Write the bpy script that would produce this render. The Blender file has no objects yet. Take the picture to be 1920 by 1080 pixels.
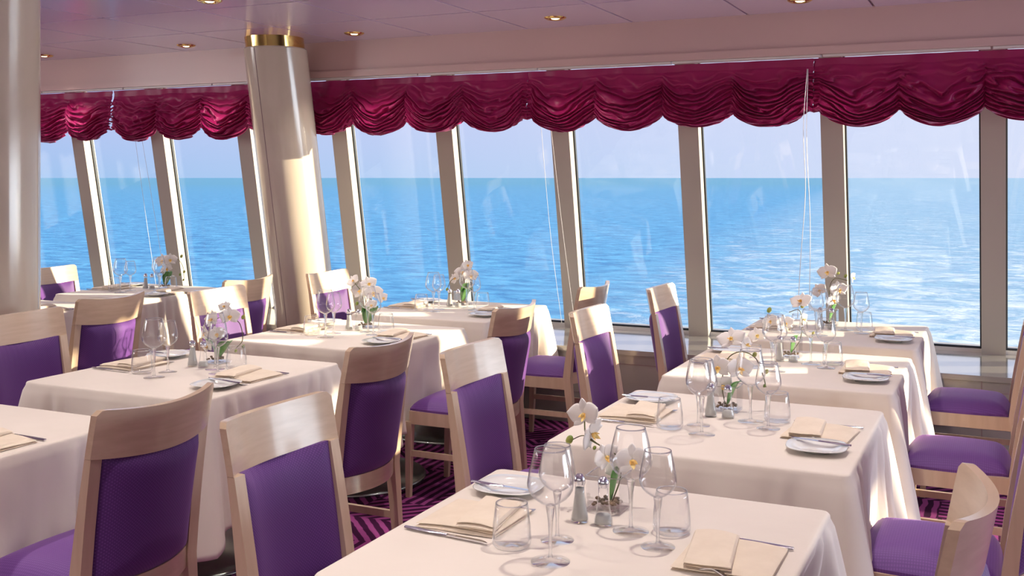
import bpy, bmesh, math, random
from mathutils import Vector, Matrix, noise
PI = math.pi
random.seed(4)
SC = bpy.context.scene
C = SC.collection

# ------------------------------------------------------------------ camera, world, sun, fill, exposure
YAW = math.radians(25.05)
EYE = 1.57
cam = bpy.data.cameras.new('camera'); cam.sensor_width = 36.0
cam.lens = 1990 / 1920 * 36.0
cam.shift_y = -(540 - 333) / 1920
cam.clip_start = 0.05; cam.clip_end = 60000
co = bpy.data.objects.new('camera', cam); C.objects.link(co)
co.location = (0, 0, EYE); co.rotation_euler = (PI / 2, 0, YAW)
SC.camera = co
SC.view_settings.view_transform = 'Standard'
SC.view_settings.look = 'None'
SC.view_settings.exposure = 0.3
SC.view_settings.gamma = 1.0
SC.view_settings.use_curve_mapping = False

SC.cycles.transparent_max_bounces = 48
w = bpy.data.worlds.new('sky'); SC.world = w; w.use_nodes = True
nt = w.node_tree; nt.nodes.clear()
tc = nt.nodes.new('ShaderNodeTexCoord'); sp = nt.nodes.new('ShaderNodeSeparateXYZ')
nt.links.new(tc.outputs['Generated'], sp.inputs[0])
r1 = nt.nodes.new('ShaderNodeValToRGB')          # elevation
r1.color_ramp.elements[0].position = 0.0; r1.color_ramp.elements[0].color = (0.36, 0.57, 0.90, 1)
r1.color_ramp.elements[1].position = 0.9; r1.color_ramp.elements[1].color = (0.22, 0.40, 0.80, 1)
e = r1.color_ramp.elements.new(0.06); e.color = (0.50, 0.58, 0.93, 1)
e = r1.color_ramp.elements.new(0.30); e.color = (0.62, 0.68, 0.92, 1)
nt.links.new(sp.outputs['Z'], r1.inputs[0])
ad = nt.nodes.new('ShaderNodeMath'); ad.operation = 'MULTIPLY_ADD'   # brighter towards the sun (+X)
ad.inputs[1].default_value = 1.15; ad.inputs[2].default_value = 0.92
nt.links.new(sp.outputs['X'], ad.inputs[0])
r2 = nt.nodes.new('ShaderNodeValToRGB')
r2.color_ramp.elements[0].position = 0.0; r2.color_ramp.elements[0].color = (0, 0, 0, 1)
r2.color_ramp.elements[1].position = 1.0; r2.color_ramp.elements[1].color = (1, 1, 1, 1)
nt.links.new(ad.outputs[0], r2.inputs[0])
mx = nt.nodes.new('ShaderNodeMix'); mx.data_type = 'RGBA'
mx.inputs['B'].default_value = (0.74, 0.80, 1.0, 1)
nt.links.new(r2.outputs[0], mx.inputs['Factor']); nt.links.new(r1.outputs[0], mx.inputs['A'])
bg = nt.nodes.new('ShaderNodeBackground'); bg.inputs[1].default_value = 0.83
nt.links.new(mx.outputs['Result'], bg.inputs[0])
wo = nt.nodes.new('ShaderNodeOutputWorld'); nt.links.new(bg.outputs[0], wo.inputs[0])

SUN_AZ = math.radians(68)          # from +Y towards +X
SUN_EL = math.radians(10.5)
sl = bpy.data.lights.new('sun', 'SUN'); sl.energy = 12.0; sl.angle = math.radians(0.6); sl.color = (1.0, 0.86, 0.62)
so = bpy.data.objects.new('sun', sl); C.objects.link(so)
sd = Vector((math.sin(SUN_AZ) * math.cos(SUN_EL), math.cos(SUN_AZ) * math.cos(SUN_EL), math.sin(SUN_EL)))
so.rotation_euler = sd.to_track_quat('Z', 'Y').to_euler()

def area(name, loc, target, size, sy, energy, color):
    l = bpy.data.lights.new(name, 'AREA'); l.shape = 'RECTANGLE'; l.size = size; l.size_y = sy
    l.energy = energy; l.color = color
    o = bpy.data.objects.new(name, l); C.objects.link(o); o.location = loc
    o.rotation_euler = (Vector(loc) - Vector(target)).to_track_quat('Z', 'Y').to_euler()
    return o
area('room_fill', (-1.0, -2.8, 2.2), (-2.0, 4.0, 0.9), 7.0, 1.2, 36, (1.0, 0.93, 0.88))  # unseen soft fill added behind the camera to lift the interior
area('room_fill', (-8.8, 1.5, 2.1), (-2.5, 4.5, 0.8), 3.5, 1.0, 70, (0.97, 0.95, 0.95))  # second unseen fill, added to brighten the left side of the room
area('window_daylight', (5.2, 5.9, 1.25), (-2.0, 3.0, 0.8), 5.0, 1.3, 190, (0.80, 0.90, 1.0))  # added cool fill lamp, imitates daylight on the right-facing sides

# ------------------------------------------------------------------ materials
def newmat(name):
    m = bpy.data.materials.new(name); m.use_nodes = True
    return m, m.node_tree, m.node_tree.nodes['Principled BSDF']
def prin(name, col, rough=0.5, metal=0.0, coat=0.0, spec=0.5, sheen=0.0):
    m, t, b = newmat(name)
    b.inputs['Base Color'].default_value = (*col, 1); b.inputs['Roughness'].default_value = rough
    b.inputs['Metallic'].default_value = metal; b.inputs['Coat Weight'].default_value = coat
    b.inputs['Coat Roughness'].default_value = 0.12
    b.inputs['Specular IOR Level'].default_value = spec; b.inputs['Sheen Weight'].default_value = sheen
    return m
def N(t, ty, **kw):
    n = t.nodes.new(ty)
    for k, v in kw.items(): setattr(n, k, v)
    return n
def noisy(name, c1, c2, scale, rough=0.5, stretch=(1, 1, 1), coat=0.0, bump=0.0, detail=4, metal=0.0, dist=0.0, sheen=0.0, bscale=None, coord='Object'):
    m, t, b = newmat(name)
    tx = N(t, 'ShaderNodeTexCoord'); mp = N(t, 'ShaderNodeMapping'); mp.inputs['Scale'].default_value = stretch
    t.links.new(tx.outputs[coord], mp.inputs[0])
    n = N(t, 'ShaderNodeTexNoise'); n.inputs['Scale'].default_value = scale; n.inputs['Detail'].default_value = detail
    n.inputs['Distortion'].default_value = dist
    t.links.new(mp.outputs[0], n.inputs['Vector'])
    r = N(t, 'ShaderNodeValToRGB'); r.color_ramp.elements[0].position = 0.35; r.color_ramp.elements[1].position = 0.65
    r.color_ramp.elements[0].color = (*c1, 1); r.color_ramp.elements[1].color = (*c2, 1)
    t.links.new(n.outputs['Fac'], r.inputs[0]); t.links.new(r.outputs[0], b.inputs['Base Color'])
    b.inputs['Roughness'].default_value = rough; b.inputs['Coat Weight'].default_value = coat
    b.inputs['Coat Roughness'].default_value = 0.15; b.inputs['Metallic'].default_value = metal
    b.inputs['Sheen Weight'].default_value = sheen
    if bump:
        n2 = N(t, 'ShaderNodeTexNoise'); n2.inputs['Scale'].default_value = bscale or scale * 3
        t.links.new(mp.outputs[0], n2.inputs['Vector'])
        bp = N(t, 'ShaderNodeBump'); bp.inputs['Strength'].default_value = bump; bp.inputs['Distance'].default_value = 0.01
        t.links.new(n2.outputs['Fac'], bp.inputs['Height']); t.links.new(bp.outputs[0], b.inputs['Normal'])
    return m
def glassmat(name, tint, ior=3.0, gl=1.0, f0=0.04, edge=(0.95, 0.96, 0.97), rough=0.0):
    m = bpy.data.materials.new(name); m.use_nodes = True; t = m.node_tree; t.nodes.clear()
    tr = N(t, 'ShaderNodeBsdfTransparent')
    g = N(t, 'ShaderNodeBsdfGlossy'); g.inputs[0].default_value = (1, 1, 1, 1); g.inputs['Roughness'].default_value = rough
    lw = N(t, 'ShaderNodeLayerWeight'); lw.inputs[0].default_value = 0.5
    pw = N(t, 'ShaderNodeMath', operation='POWER'); pw.inputs[1].default_value = ior
    t.links.new(lw.outputs['Facing'], pw.inputs[0])
    p2 = N(t, 'ShaderNodeMath', operation='POWER'); p2.inputs[1].default_value = 5.0; t.links.new(lw.outputs['Facing'], p2.inputs[0])
    cm = N(t, 'ShaderNodeMix', data_type='RGBA'); cm.inputs['A'].default_value = (*tint, 1); cm.inputs['B'].default_value = (*edge, 1)
    t.links.new(p2.outputs[0], cm.inputs['Factor']); t.links.new(cm.outputs['Result'], tr.inputs[0])
    mu = N(t, 'ShaderNodeMath', operation='MULTIPLY_ADD'); mu.inputs[1].default_value = gl; mu.inputs[2].default_value = f0; mu.use_clamp = True
    t.links.new(pw.outputs[0], mu.inputs[0])
    mi = N(t, 'ShaderNodeMixShader'); t.links.new(mu.outputs[0], mi.inputs[0])
    t.links.new(tr.outputs[0], mi.inputs[1]); t.links.new(g.outputs[0], mi.inputs[2])
    o = N(t, 'ShaderNodeOutputMaterial'); t.links.new(mi.outputs[0], o.inputs[0])
    return m
def solidglass(name, tint, mixt=0.35):
    m = bpy.data.materials.new(name); m.use_nodes = True; t = m.node_tree; t.nodes.clear()
    tr = N(t, 'ShaderNodeBsdfTransparent'); tr.inputs[0].default_value = (*tint, 1)
    g = N(t, 'ShaderNodeBsdfGlass'); g.inputs[0].default_value = (1, 1, 1, 1); g.inputs['IOR'].default_value = 1.48
    mi = N(t, 'ShaderNodeMixShader'); mi.inputs[0].default_value = 1 - mixt
    t.links.new(tr.outputs[0], mi.inputs[1]); t.links.new(g.outputs[0], mi.inputs[2])
    o = N(t, 'ShaderNodeOutputMaterial'); t.links.new(mi.outputs[0], o.inputs[0])
    return m

M = {}
M['wood'] = noisy('bleached_beech', (0.60, 0.435, 0.295), (0.67, 0.50, 0.35), 16, 0.36, (2, 2, .25), coat=0.7, dist=0.2, detail=5)
M['railwood'] = noisy('bleached_beech_rail', (0.60, 0.435, 0.295), (0.67, 0.50, 0.35), 16, 0.34, (2, .22, 3.5), coat=0.8, dist=0.2, detail=5)
M['marble'] = noisy('cream_marble', (0.56, 0.47, 0.37), (0.66, 0.57, 0.47), 1.6, 0.16, (1, 1, 0.5), coat=0.6, dist=1.0, detail=6)
M['ledge'] = noisy('pale_marble_ledge', (0.34, 0.33, 0.31), (0.43, 0.415, 0.38), 1.3, 0.06, (1, 1, 1), coat=1.0, dist=1.2, detail=6)
M['brass'] = prin('polished_brass', (0.85, 0.60, 0.22), 0.12, 1.0)
M['steel'] = prin('polished_steel', (0.72, 0.73, 0.78), 0.14, 1.0)
M['disc'] = prin('brushed_base_metal', (0.50, 0.58, 0.55), 0.25, 0.9)
M['black'] = prin('black_metal', (0.012, 0.012, 0.015), 0.35)
M['mullion'] = prin('painted_frame', (0.46, 0.42, 0.37), 0.35, coat=0.2)
M['gasket'] = prin('dark_gasket', (0.02, 0.025, 0.035), 0.5)
M['fascia'] = prin('dusty_rose_fascia', (0.66, 0.46, 0.43), 0.35, coat=0.25)
M['ivory'] = prin('ivory_wall', (0.62, 0.54, 0.46), 0.6)
M['white'] = prin('white_lacquer', (0.8, 0.78, 0.76), 0.35)
M['linen'] = noisy('cream_linen', (0.76, 0.685, 0.61), (0.80, 0.725, 0.65), 3, 0.72, bump=0.12, bscale=14, sheen=0.15)
M['napkin'] = noisy('napkin_linen', (0.76, 0.65, 0.52), (0.81, 0.70, 0.57), 20, 0.8, bump=0.15, bscale=60)
M['china'] = prin('white_china', (0.80, 0.80, 0.78), 0.12, coat=0.5)
M['glass'] = glassmat('thin_glass', (0.99, 0.99, 0.992), 3.6, 0.85, 0.022, (0.34, 0.38, 0.46))
M['stemglass'] = solidglass('stem_glass', (0.96, 0.97, 0.98), 0.45)
M['pane'] = glassmat('window_glass', (0.985, 0.99, 0.99), 5.0, 0.5, 0.02)
M['salt'] = prin('salt', (0.50, 0.50, 0.47), 0.8)
M['petal'] = prin('orchid_white', (0.86, 0.82, 0.78), 0.55, sheen=0.2)
M['lip'] = noisy('orchid_lip', (0.85, 0.45, 0.08), (0.92, 0.75, 0.30), 60, 0.5)
M['stem'] = noisy('orchid_stem', (0.10, 0.05, 0.03), (0.16, 0.20, 0.05), 30, 0.5)
M['bud'] = noisy('orchid_bud', (0.16, 0.26, 0.04), (0.45, 0.42, 0.10), 40, 0.5)
M['leaf'] = noisy('orchid_leaf', (0.05, 0.20, 0.03), (0.12, 0.32, 0.06), 20, 0.35, coat=0.3)
M['stone'] = noisy('brown_pebbles', (0.10, 0.06, 0.03), (0.30, 0.20, 0.12), 40, 0.4)
M['tagmark'] = prin('printed_tag', (0.16, 0.16, 0.24), 0.8)
M['cord'] = prin('white_cord', (0.75, 0.75, 0.78), 0.6)

def purple(name, dots=True):
    m, t, b = newmat(name)
    tx = N(t, 'ShaderNodeTexCoord'); mp = N(t, 'ShaderNodeMapping')
    t.links.new(tx.outputs['Object'], mp.inputs[0])
    s = 150 if dots else 130
    mp.inputs['Scale'].default_value = (0 if dots else s, s, s if dots else 0)
    mp.inputs['Rotation'].default_value = (PI / 4 if dots else 0, 0, 0)
    v = N(t, 'ShaderNodeTexVoronoi', feature='F1'); v.inputs['Scale'].default_value = 1; v.inputs['Randomness'].default_value = 0
    t.links.new(mp.outputs[0], v.inputs['Vector'])
    r = N(t, 'ShaderNodeValToRGB')
    r.color_ramp.elements[0].position = 0.16; r.color_ramp.elements[1].position = 0.26
    r.color_ramp.elements[0].color = (0.165, 0.055, 0.27, 1); r.color_ramp.elements[1].color = (0.088, 0.020, 0.165, 1)
    if not dots:
        r.color_ramp.elements[0].color = (0.165, 0.055, 0.29, 1); r.color_ramp.elements[1].color = (0.125, 0.036, 0.235, 1)
        r.color_ramp.elements[0].position = 0.2; r.color_ramp.elements[1].position = 0.45
    t.links.new(v.outputs['Distance'], r.inputs[0])
    t.links.new(r.outputs[0], b.inputs['Base Color'])
    b.inputs['Roughness'].default_value = 0.6; b.inputs['Sheen Weight'].default_value = 0.35
    b.inputs['Sheen Tint'].default_value = (0.8, 0.5, 1, 1)
    bp = N(t, 'ShaderNodeBump'); bp.inputs['Strength'].default_value = 0.15; bp.inputs['Distance'].default_value = 0.004
    t.links.new(v.outputs['Distance'], bp.inputs['Height']); t.links.new(bp.outputs[0], b.inputs['Normal'])
    return m
M['purple'] = purple('purple_dotted_fabric'); M['purple_seat'] = purple('purple_seat_fabric', False)

def curtain_mat():
    m, t, b = newmat('burgundy_satin')
    b.inputs['Base Color'].default_value = (0.36, 0.008, 0.105, 1); b.inputs['Roughness'].default_value = 0.42
    b.inputs['Sheen Weight'].default_value = 0.12; b.inputs['Sheen Tint'].default_value = (1, 0.35, 0.6, 1)
    b.inputs['Sheen Roughness'].default_value = 0.4; b.inputs['Specular IOR Level'].default_value = 0.45
    return m
M['satin'] = curtain_mat()

def carpet_mat():
    m, t, b = newmat('purple_carpet')
    tx = N(t, 'ShaderNodeTexCoord')
    n = N(t, 'ShaderNodeTexNoise'); n.inputs['Scale'].default_value = 7
    t.links.new(tx.outputs['Object'], n.inputs['Vector'])
    mixv = N(t, 'ShaderNodeVectorMath', operation='MULTIPLY_ADD')
    mixv.inputs[1].default_value = (0.03, 0.03, 0)
    t.links.new(n.outputs['Color'], mixv.inputs[0]); t.links.new(tx.outputs['Object'], mixv.inputs[2])
    sc = N(t, 'ShaderNodeVectorMath', operation='SCALE'); sc.inputs['Scale'].default_value = 3.6
    t.links.new(mixv.outputs[0], sc.inputs[0])
    fl = N(t, 'ShaderNodeVectorMath', operation='FLOOR'); t.links.new(sc.outputs[0], fl.inputs[0])
    wn = N(t, 'ShaderNodeTexWhiteNoise', noise_dimensions='2D'); t.links.new(fl.outputs[0], wn.inputs['Vector'])
    sp = N(t, 'ShaderNodeSeparateXYZ'); t.links.new(mixv.outputs[0], sp.inputs[0])
    # stripe direction picked per tile
    ang = N(t, 'ShaderNodeMath', operation='MULTIPLY'); ang.inputs[1].default_value = 4; t.links.new(wn.outputs['Value'], ang.inputs[0])
    an2 = N(t, 'ShaderNodeMath', operation='FLOOR'); t.links.new(ang.outputs[0], an2.inputs[0])
    an3 = N(t, 'ShaderNodeMath', operation='MULTIPLY'); an3.inputs[1].default_value = PI / 4; t.links.new(an2.outputs[0], an3.inputs[0])
    cs = N(t, 'ShaderNodeMath', operation='COSINE'); sn = N(t, 'ShaderNodeMath', operation='SINE')
    t.links.new(an3.outputs[0], cs.inputs[0]); t.links.new(an3.outputs[0], sn.inputs[0])
    a = N(t, 'ShaderNodeMath', operation='MULTIPLY'); c = N(t, 'ShaderNodeMath', operation='MULTIPLY')
    t.links.new(cs.outputs[0], a.inputs[0]); t.links.new(sp.outputs['X'], a.inputs[1])
    t.links.new(sn.outputs[0], c.inputs[0]); t.links.new(sp.outputs['Y'], c.inputs[1])
    s = N(t, 'ShaderNodeMath', operation='ADD'); t.links.new(a.outputs[0], s.inputs[0]); t.links.new(c.outputs[0], s.inputs[1])
    k = N(t, 'ShaderNodeMath', operation='MULTIPLY'); k.inputs[1].default_value = 2 * PI / 0.052; t.links.new(s.outputs[0], k.inputs[0])
    si = N(t, 'ShaderNodeMath', operation='SINE'); t.links.new(k.outputs[0], si.inputs[0])
    r = N(t, 'ShaderNodeValToRGB'); r.color_ramp.elements[0].position = 0.45; r.color_ramp.elements[1].position = 0.62
    r.color_ramp.elements[0].color = (0.050, 0.008, 0.042, 1); r.color_ramp.elements[1].color = (0.33, 0.065, 0.24, 1)
    h = N(t, 'ShaderNodeMath', operation='MULTIPLY_ADD'); h.inputs[1].default_value = 0.5; h.inputs[2].default_value = 0.5
    t.links.new(si.outputs[0], h.inputs[0]); t.links.new(h.outputs[0], r.inputs[0])
    t.links.new(r.outputs[0], b.inputs['Base Color']); b.inputs['Roughness'].default_value = 0.95
    b.inputs['Specular IOR Level'].default_value = 0.1
    return m
M['carpet'] = carpet_mat()

def ceiling_mat():
    m, t, b = newmat('lilac_ceiling_panel')
    b.inputs['Base Color'].default_value = (0.62, 0.50, 0.70, 1); b.inputs['Roughness'].default_value = 0.22
    b.inputs['Coat Weight'].default_value = 0.3; b.inputs['Coat Roughness'].default_value = 0.1
    return m
M['ceil'] = ceiling_mat()
M['joint'] = prin('ceiling_joint', (0.25, 0.14, 0.17), 0.5)

def sea_mat():
    m, t, b = newmat('sea_water')
    tx = N(t, 'ShaderNodeTexCoord')
    sp = N(t, 'ShaderNodeSeparateXYZ'); t.links.new(tx.outputs['Object'], sp.inputs[0])
    def noise_at(scale, detail, stretch, rough=0.6, dist=0.0):
        mp = N(t, 'ShaderNodeMapping'); mp.inputs['Scale'].default_value = stretch
        mp.inputs['Rotation'].default_value = (0, 0, -YAW)
        t.links.new(tx.outputs['Object'], mp.inputs[0])
        n = N(t, 'ShaderNodeTexNoise'); n.inputs['Scale'].default_value = scale; n.inputs['Detail'].default_value = detail
        n.inputs['Roughness'].default_value = rough; n.inputs['Distortion'].default_value = dist
        t.links.new(mp.outputs[0], n.inputs['Vector']); return n
    waves = noise_at(0.20, 14, (0.62, 1.0, 1), 0.68, 0.4)
    r = N(t, 'ShaderNodeValToRGB'); r.color_ramp.elements[0].position = 0.40; r.color_ramp.elements[1].position = 0.62
    r.color_ramp.elements[0].color = (0.020, 0.21, 0.50, 1); r.color_ramp.elements[1].color = (0.10, 0.43, 0.76, 1)
    t.links.new(waves.outputs['Fac'], r.inputs[0])
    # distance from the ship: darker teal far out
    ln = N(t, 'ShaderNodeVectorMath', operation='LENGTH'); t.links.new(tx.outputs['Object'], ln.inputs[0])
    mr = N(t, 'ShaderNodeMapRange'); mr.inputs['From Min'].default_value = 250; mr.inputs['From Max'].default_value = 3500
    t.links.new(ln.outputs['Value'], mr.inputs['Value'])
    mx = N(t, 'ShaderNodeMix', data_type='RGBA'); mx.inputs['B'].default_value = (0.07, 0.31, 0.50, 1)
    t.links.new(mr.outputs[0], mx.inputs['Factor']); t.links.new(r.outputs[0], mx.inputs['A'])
    # wake: churned, foamy water right of a line running away from the stern
    wl = N(t, 'ShaderNodeMath', operation='MULTIPLY_ADD'); wl.inputs[1].default_value = 0.13; wl.inputs[2].default_value = 26
    t.links.new(sp.outputs['Y'], wl.inputs[0])
    wx = N(t, 'ShaderNodeMath', operation='ADD'); t.links.new(wl.outputs[0], wx.inputs[0]); t.links.new(sp.outputs['X'], wx.inputs[1])
    mr2 = N(t, 'ShaderNodeMapRange'); mr2.inputs['From Min'].default_value = -30; mr2.inputs['From Max'].default_value = 35
    t.links.new(wx.outputs[0], mr2.inputs['Value'])
    band = N(t, 'ShaderNodeMapRange'); band.inputs['From Min'].default_value = 30; band.inputs['From Max'].default_value = 0
    ab = N(t, 'ShaderNodeMath', operation='ABSOLUTE'); t.links.new(wx.outputs[0], ab.inputs[0]); t.links.new(ab.outputs[0], band.inputs['Value'])
    pale = N(t, 'ShaderNodeMix', data_type='RGBA'); pale.inputs['B'].default_value = (0.29, 0.48, 0.65, 1)
    pf = N(t, 'ShaderNodeMath', operation='MULTIPLY'); pf.inputs[1].default_value = 0.72; t.links.new(mr2.outputs[0], pf.inputs[0])
    t.links.new(pf.outputs[0], pale.inputs['Factor']); t.links.new(mx.outputs['Result'], pale.inputs['A'])
    fo = noise_at(0.10, 15, (0.8, 1.0, 1), 0.80, 1.6)
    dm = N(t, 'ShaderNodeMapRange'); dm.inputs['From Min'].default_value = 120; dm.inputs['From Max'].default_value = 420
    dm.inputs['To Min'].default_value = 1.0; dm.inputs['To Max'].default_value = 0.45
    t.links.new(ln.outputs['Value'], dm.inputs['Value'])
    s1 = N(t, 'ShaderNodeMath', operation='MULTIPLY'); t.links.new(mr2.outputs[0], s1.inputs[0]); t.links.new(dm.outputs[0], s1.inputs[1])
    s2 = N(t, 'ShaderNodeMath', operation='MULTIPLY_ADD'); s2.inputs[1].default_value = 0.25
    t.links.new(band.outputs[0], s2.inputs[0]); t.links.new(s1.outputs[0], s2.inputs[2])
    th = N(t, 'ShaderNodeMath', operation='MULTIPLY_ADD'); th.inputs[1].default_value = 0.19
    t.links.new(s2.outputs[0], th.inputs[0]); t.links.new(fo.outputs['Fac'], th.inputs[2])
    fr = N(t, 'ShaderNodeMapRange'); fr.inputs['From Min'].default_value = 0.61; fr.inputs['From Max'].default_value = 0.80
    t.links.new(th.outputs[0], fr.inputs['Value'])
    foam = N(t, 'ShaderNodeMix', data_type='RGBA'); foam.inputs['B'].default_value = (0.82, 0.90, 0.98, 1)
    t.links.new(fr.outputs[0], foam.inputs['Factor']); t.links.new(pale.outputs['Result'], foam.inputs['A'])
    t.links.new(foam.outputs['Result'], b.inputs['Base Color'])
    b.inputs['Roughness'].default_value = 0.45; b.inputs['Specular IOR Level'].default_value = 0.25
    bp = N(t, 'ShaderNodeBump'); bp.inputs['Strength'].default_value = 0.55; bp.inputs['Distance'].default_value = 2.0
    t.links.new(waves.outputs['Fac'], bp.inputs['Height']); t.links.new(bp.outputs[0], b.inputs['Normal'])
    return m
M['sea'] = sea_mat()

# ------------------------------------------------------------------ helpers
def link(name, me, mat, parent=None, smooth=True):
    if mat is not None:
        me.materials.clear(); me.materials.append(M[mat] if isinstance(mat, str) else mat)
    if smooth:
        for p in me.polygons: p.use_smooth = True
    o = bpy.data.objects.new(name, me); C.objects.link(o)
    if parent: o.parent = parent
    return o
def mesh(name, vs, fs):
    me = bpy.data.meshes.new(name); me.from_pydata([tuple(v) for v in vs], [], fs); me.update(); return me
def tag(o, label, cat, group=None, kind=None):
    if label: o['label'] = label
    if cat: o['category'] = cat
    if group: o['group'] = group
    if kind: o['kind'] = kind
    return o
def empty(name, label, cat, loc=(0, 0, 0), rz=0.0, group=None):
    o = bpy.data.objects.new(name, None); C.objects.link(o); o.location = loc; o.rotation_euler = (0, 0, rz)
    o.empty_display_size = 0.1
    return tag(o, label, cat, group)
def struct(o):
    o['kind'] = 'structure'; return o
def copy_tree(o, parent=None):
    c = o.copy(); C.objects.link(c)
    if parent: c.parent = parent
    for ch in [x for x in KIDS.get(o.name, [])]:
        copy_tree(ch, c)
    return c
KIDS = {}
def register(o):
    KIDS[o.name] = list(o.children)
    for ch in o.children: register(ch)

def frommesh(name, bm, mat, parent=None, bevel=0.0, smooth=True, seg=2):
    if bevel:
        es = [e for e in bm.edges if len(e.link_faces) == 2 and e.calc_face_angle(0) > 0.6]
        bmesh.ops.bevel(bm, geom=es, offset=bevel, segments=seg, profile=0.5, affect='EDGES')
    bmesh.ops.recalc_face_normals(bm, faces=bm.faces)
    me = bpy.data.meshes.new(name); bm.to_mesh(me); bm.free()
    o = link(name, me, mat, parent, False)
    if smooth:
        for p in me.polygons: p.use_smooth = True
        me.set_sharp_from_angle(angle=math.radians(38))
    return o
def box(bm, x0, x1, y0, y1, z0, z1):
    v = [bm.verts.new(p) for p in ((x0,y0,z0),(x1,y0,z0),(x1,y1,z0),(x0,y1,z0),(x0,y0,z1),(x1,y0,z1),(x1,y1,z1),(x0,y1,z1))]
    for f in ((0,3,2,1),(4,5,6,7),(0,1,5,4),(1,2,6,5),(2,3,7,6),(3,0,4,7)): bm.faces.new([v[i] for i in f])
def sweep_rect(bm, pts, wx, wy):
    """rectangular section swept through pts (roughly vertical); wx, wy per point"""
    rings = []
    for i, p in enumerate(pts):
        a, b = wx[i] / 2, wy[i] / 2
        rings.append([bm.verts.new((p[0] + sx * a, p[1] + sy * b, p[2])) for sx, sy in ((-1,-1),(1,-1),(1,1),(-1,1))])
    for r0, r1 in zip(rings, rings[1:]):
        for k in range(4): bm.faces.new((r0[k], r0[(k+1)%4], r1[(k+1)%4], r1[k]))
    bm.faces.new(rings[0][::-1]); bm.faces.new(rings[-1])
def shell(bm, nu, nv, f, g):
    """closed thick sheet between f(u,v) and g(u,v)"""
    A = [[bm.verts.new(f(i / nu, j / nv)) for j in range(nv + 1)] for i in range(nu + 1)]
    B = [[bm.verts.new(g(i / nu, j / nv)) for j in range(nv + 1)] for i in range(nu + 1)]
    for i in range(nu):
        for j in range(nv):
            bm.faces.new((A[i][j], A[i+1][j], A[i+1][j+1], A[i][j+1]))
            bm.faces.new((B[i][j], B[i][j+1], B[i+1][j+1], B[i+1][j]))
    for i in range(nu):
        bm.faces.new((A[i][0], B[i][0], B[i+1][0], A[i+1][0])); bm.faces.new((A[i][nv], A[i+1][nv], B[i+1][nv], B[i][nv]))
    for j in range(nv):
        bm.faces.new((A[0][j], A[0][j+1], B[0][j+1], B[0][j])); bm.faces.new((A[nu][j], B[nu][j], B[nu][j+1], A[nu][j+1]))
def lathe(name, prof, mat, parent=None, n=32, closed=False, loc=None):
    vs, fs = [], []
    m = len(prof)
    for i in range(n):
        a = 2 * PI * i / n
        for r, z in prof: vs.append((r * math.cos(a), r * math.sin(a), z))
    for i in range(n):
        k = (i + 1) % n
        for j in range(m - 1): fs.append((i*m+j, k*m+j, k*m+j+1, i*m+j+1))
        if closed: fs.append((i*m+m-1, k*m+m-1, k*m, i*m))
    o = link(name, mesh(name, vs, fs), mat, parent)
    if loc: o.location = loc
    return o
def tube(name, pts, rad, mat, parent=None, n=8):
    pts = [Vector(p) for p in pts]; vs, fs = [], []
    rads = rad if isinstance(rad, (list, tuple)) else [rad] * len(pts)
    for i, p in enumerate(pts):
        d = (pts[min(i+1, len(pts)-1)] - pts[max(i-1, 0)]).normalized()
        u = d.orthogonal().normalized() if i == 0 else (pu - d * pu.dot(d)).normalized()
        pu = u; v = d.cross(u)
        for k in range(n):
            a = 2 * PI * k / n; vs.append(p + (u * math.cos(a) + v * math.sin(a)) * rads[i])
    for i in range(len(pts) - 1):
        for k in range(n): fs.append((i*n+k, i*n+(k+1)%n, (i+1)*n+(k+1)%n, (i+1)*n+k))
    fs.append(tuple(range(n))[::-1]); fs.append(tuple((len(pts)-1)*n + k for k in range(n)))
    return link(name, mesh(name, vs, fs), mat, parent)
def spline(P, k=8):
    P = [Vector(p) for p in P]; out = []
    Q = [P[0]*2 - P[1]] + P + [P[-1]*2 - P[-2]]
    for i in range(1, len(Q) - 2):
        a, b, c, d = Q[i-1:i+3]
        for s in range(k):
            t = s / k
            out.append(0.5*((2*b) + (c-a)*t + (2*a-5*b+4*c-d)*t*t + (3*b-a-3*c+d)*t**3))
    out.append(P[-1]); return out

# ------------------------------------------------------------------ setting
X0, X1 = -11.0, 12.0
WALL_Y = 6.33; CEIL = 2.54; LEDGE = 0.49
bm = bmesh.new(); box(bm, X0, X1, -3.5, WALL_Y + 0.02, -0.06, 0.0)
struct(frommesh('floor', bm, 'carpet', smooth=False))
def glass_y(z): return 6.99 + 0.187 * (1.57 - z)
# ceiling: panels with joint gaps
JX = [-0.448 * WALL_Y + 0.7155 * k for k in range(-13, 22)]
JY = [WALL_Y + 0.02] + [5.54 - 0.745 * k for k in range(0, 13)]
vs, fs = [], []
g = 0.0065
bm = bmesh.new()
for a, b in zip(JX, JX[1:]):
    for c, d in zip(JY, JY[1:]):
        box(bm, a + g, b - g, d + g, c - g, CEIL, CEIL + 0.012)
ceil = struct(frommesh('ceiling', bm, 'ceil', smooth=False))
bm = bmesh.new(); box(bm, JX[0], JX[-1], -3.5, 7.3, CEIL + 0.008, CEIL + 0.06)
struct(frommesh('ceiling_joints', bm, 'joint', smooth=False)); 
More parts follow.
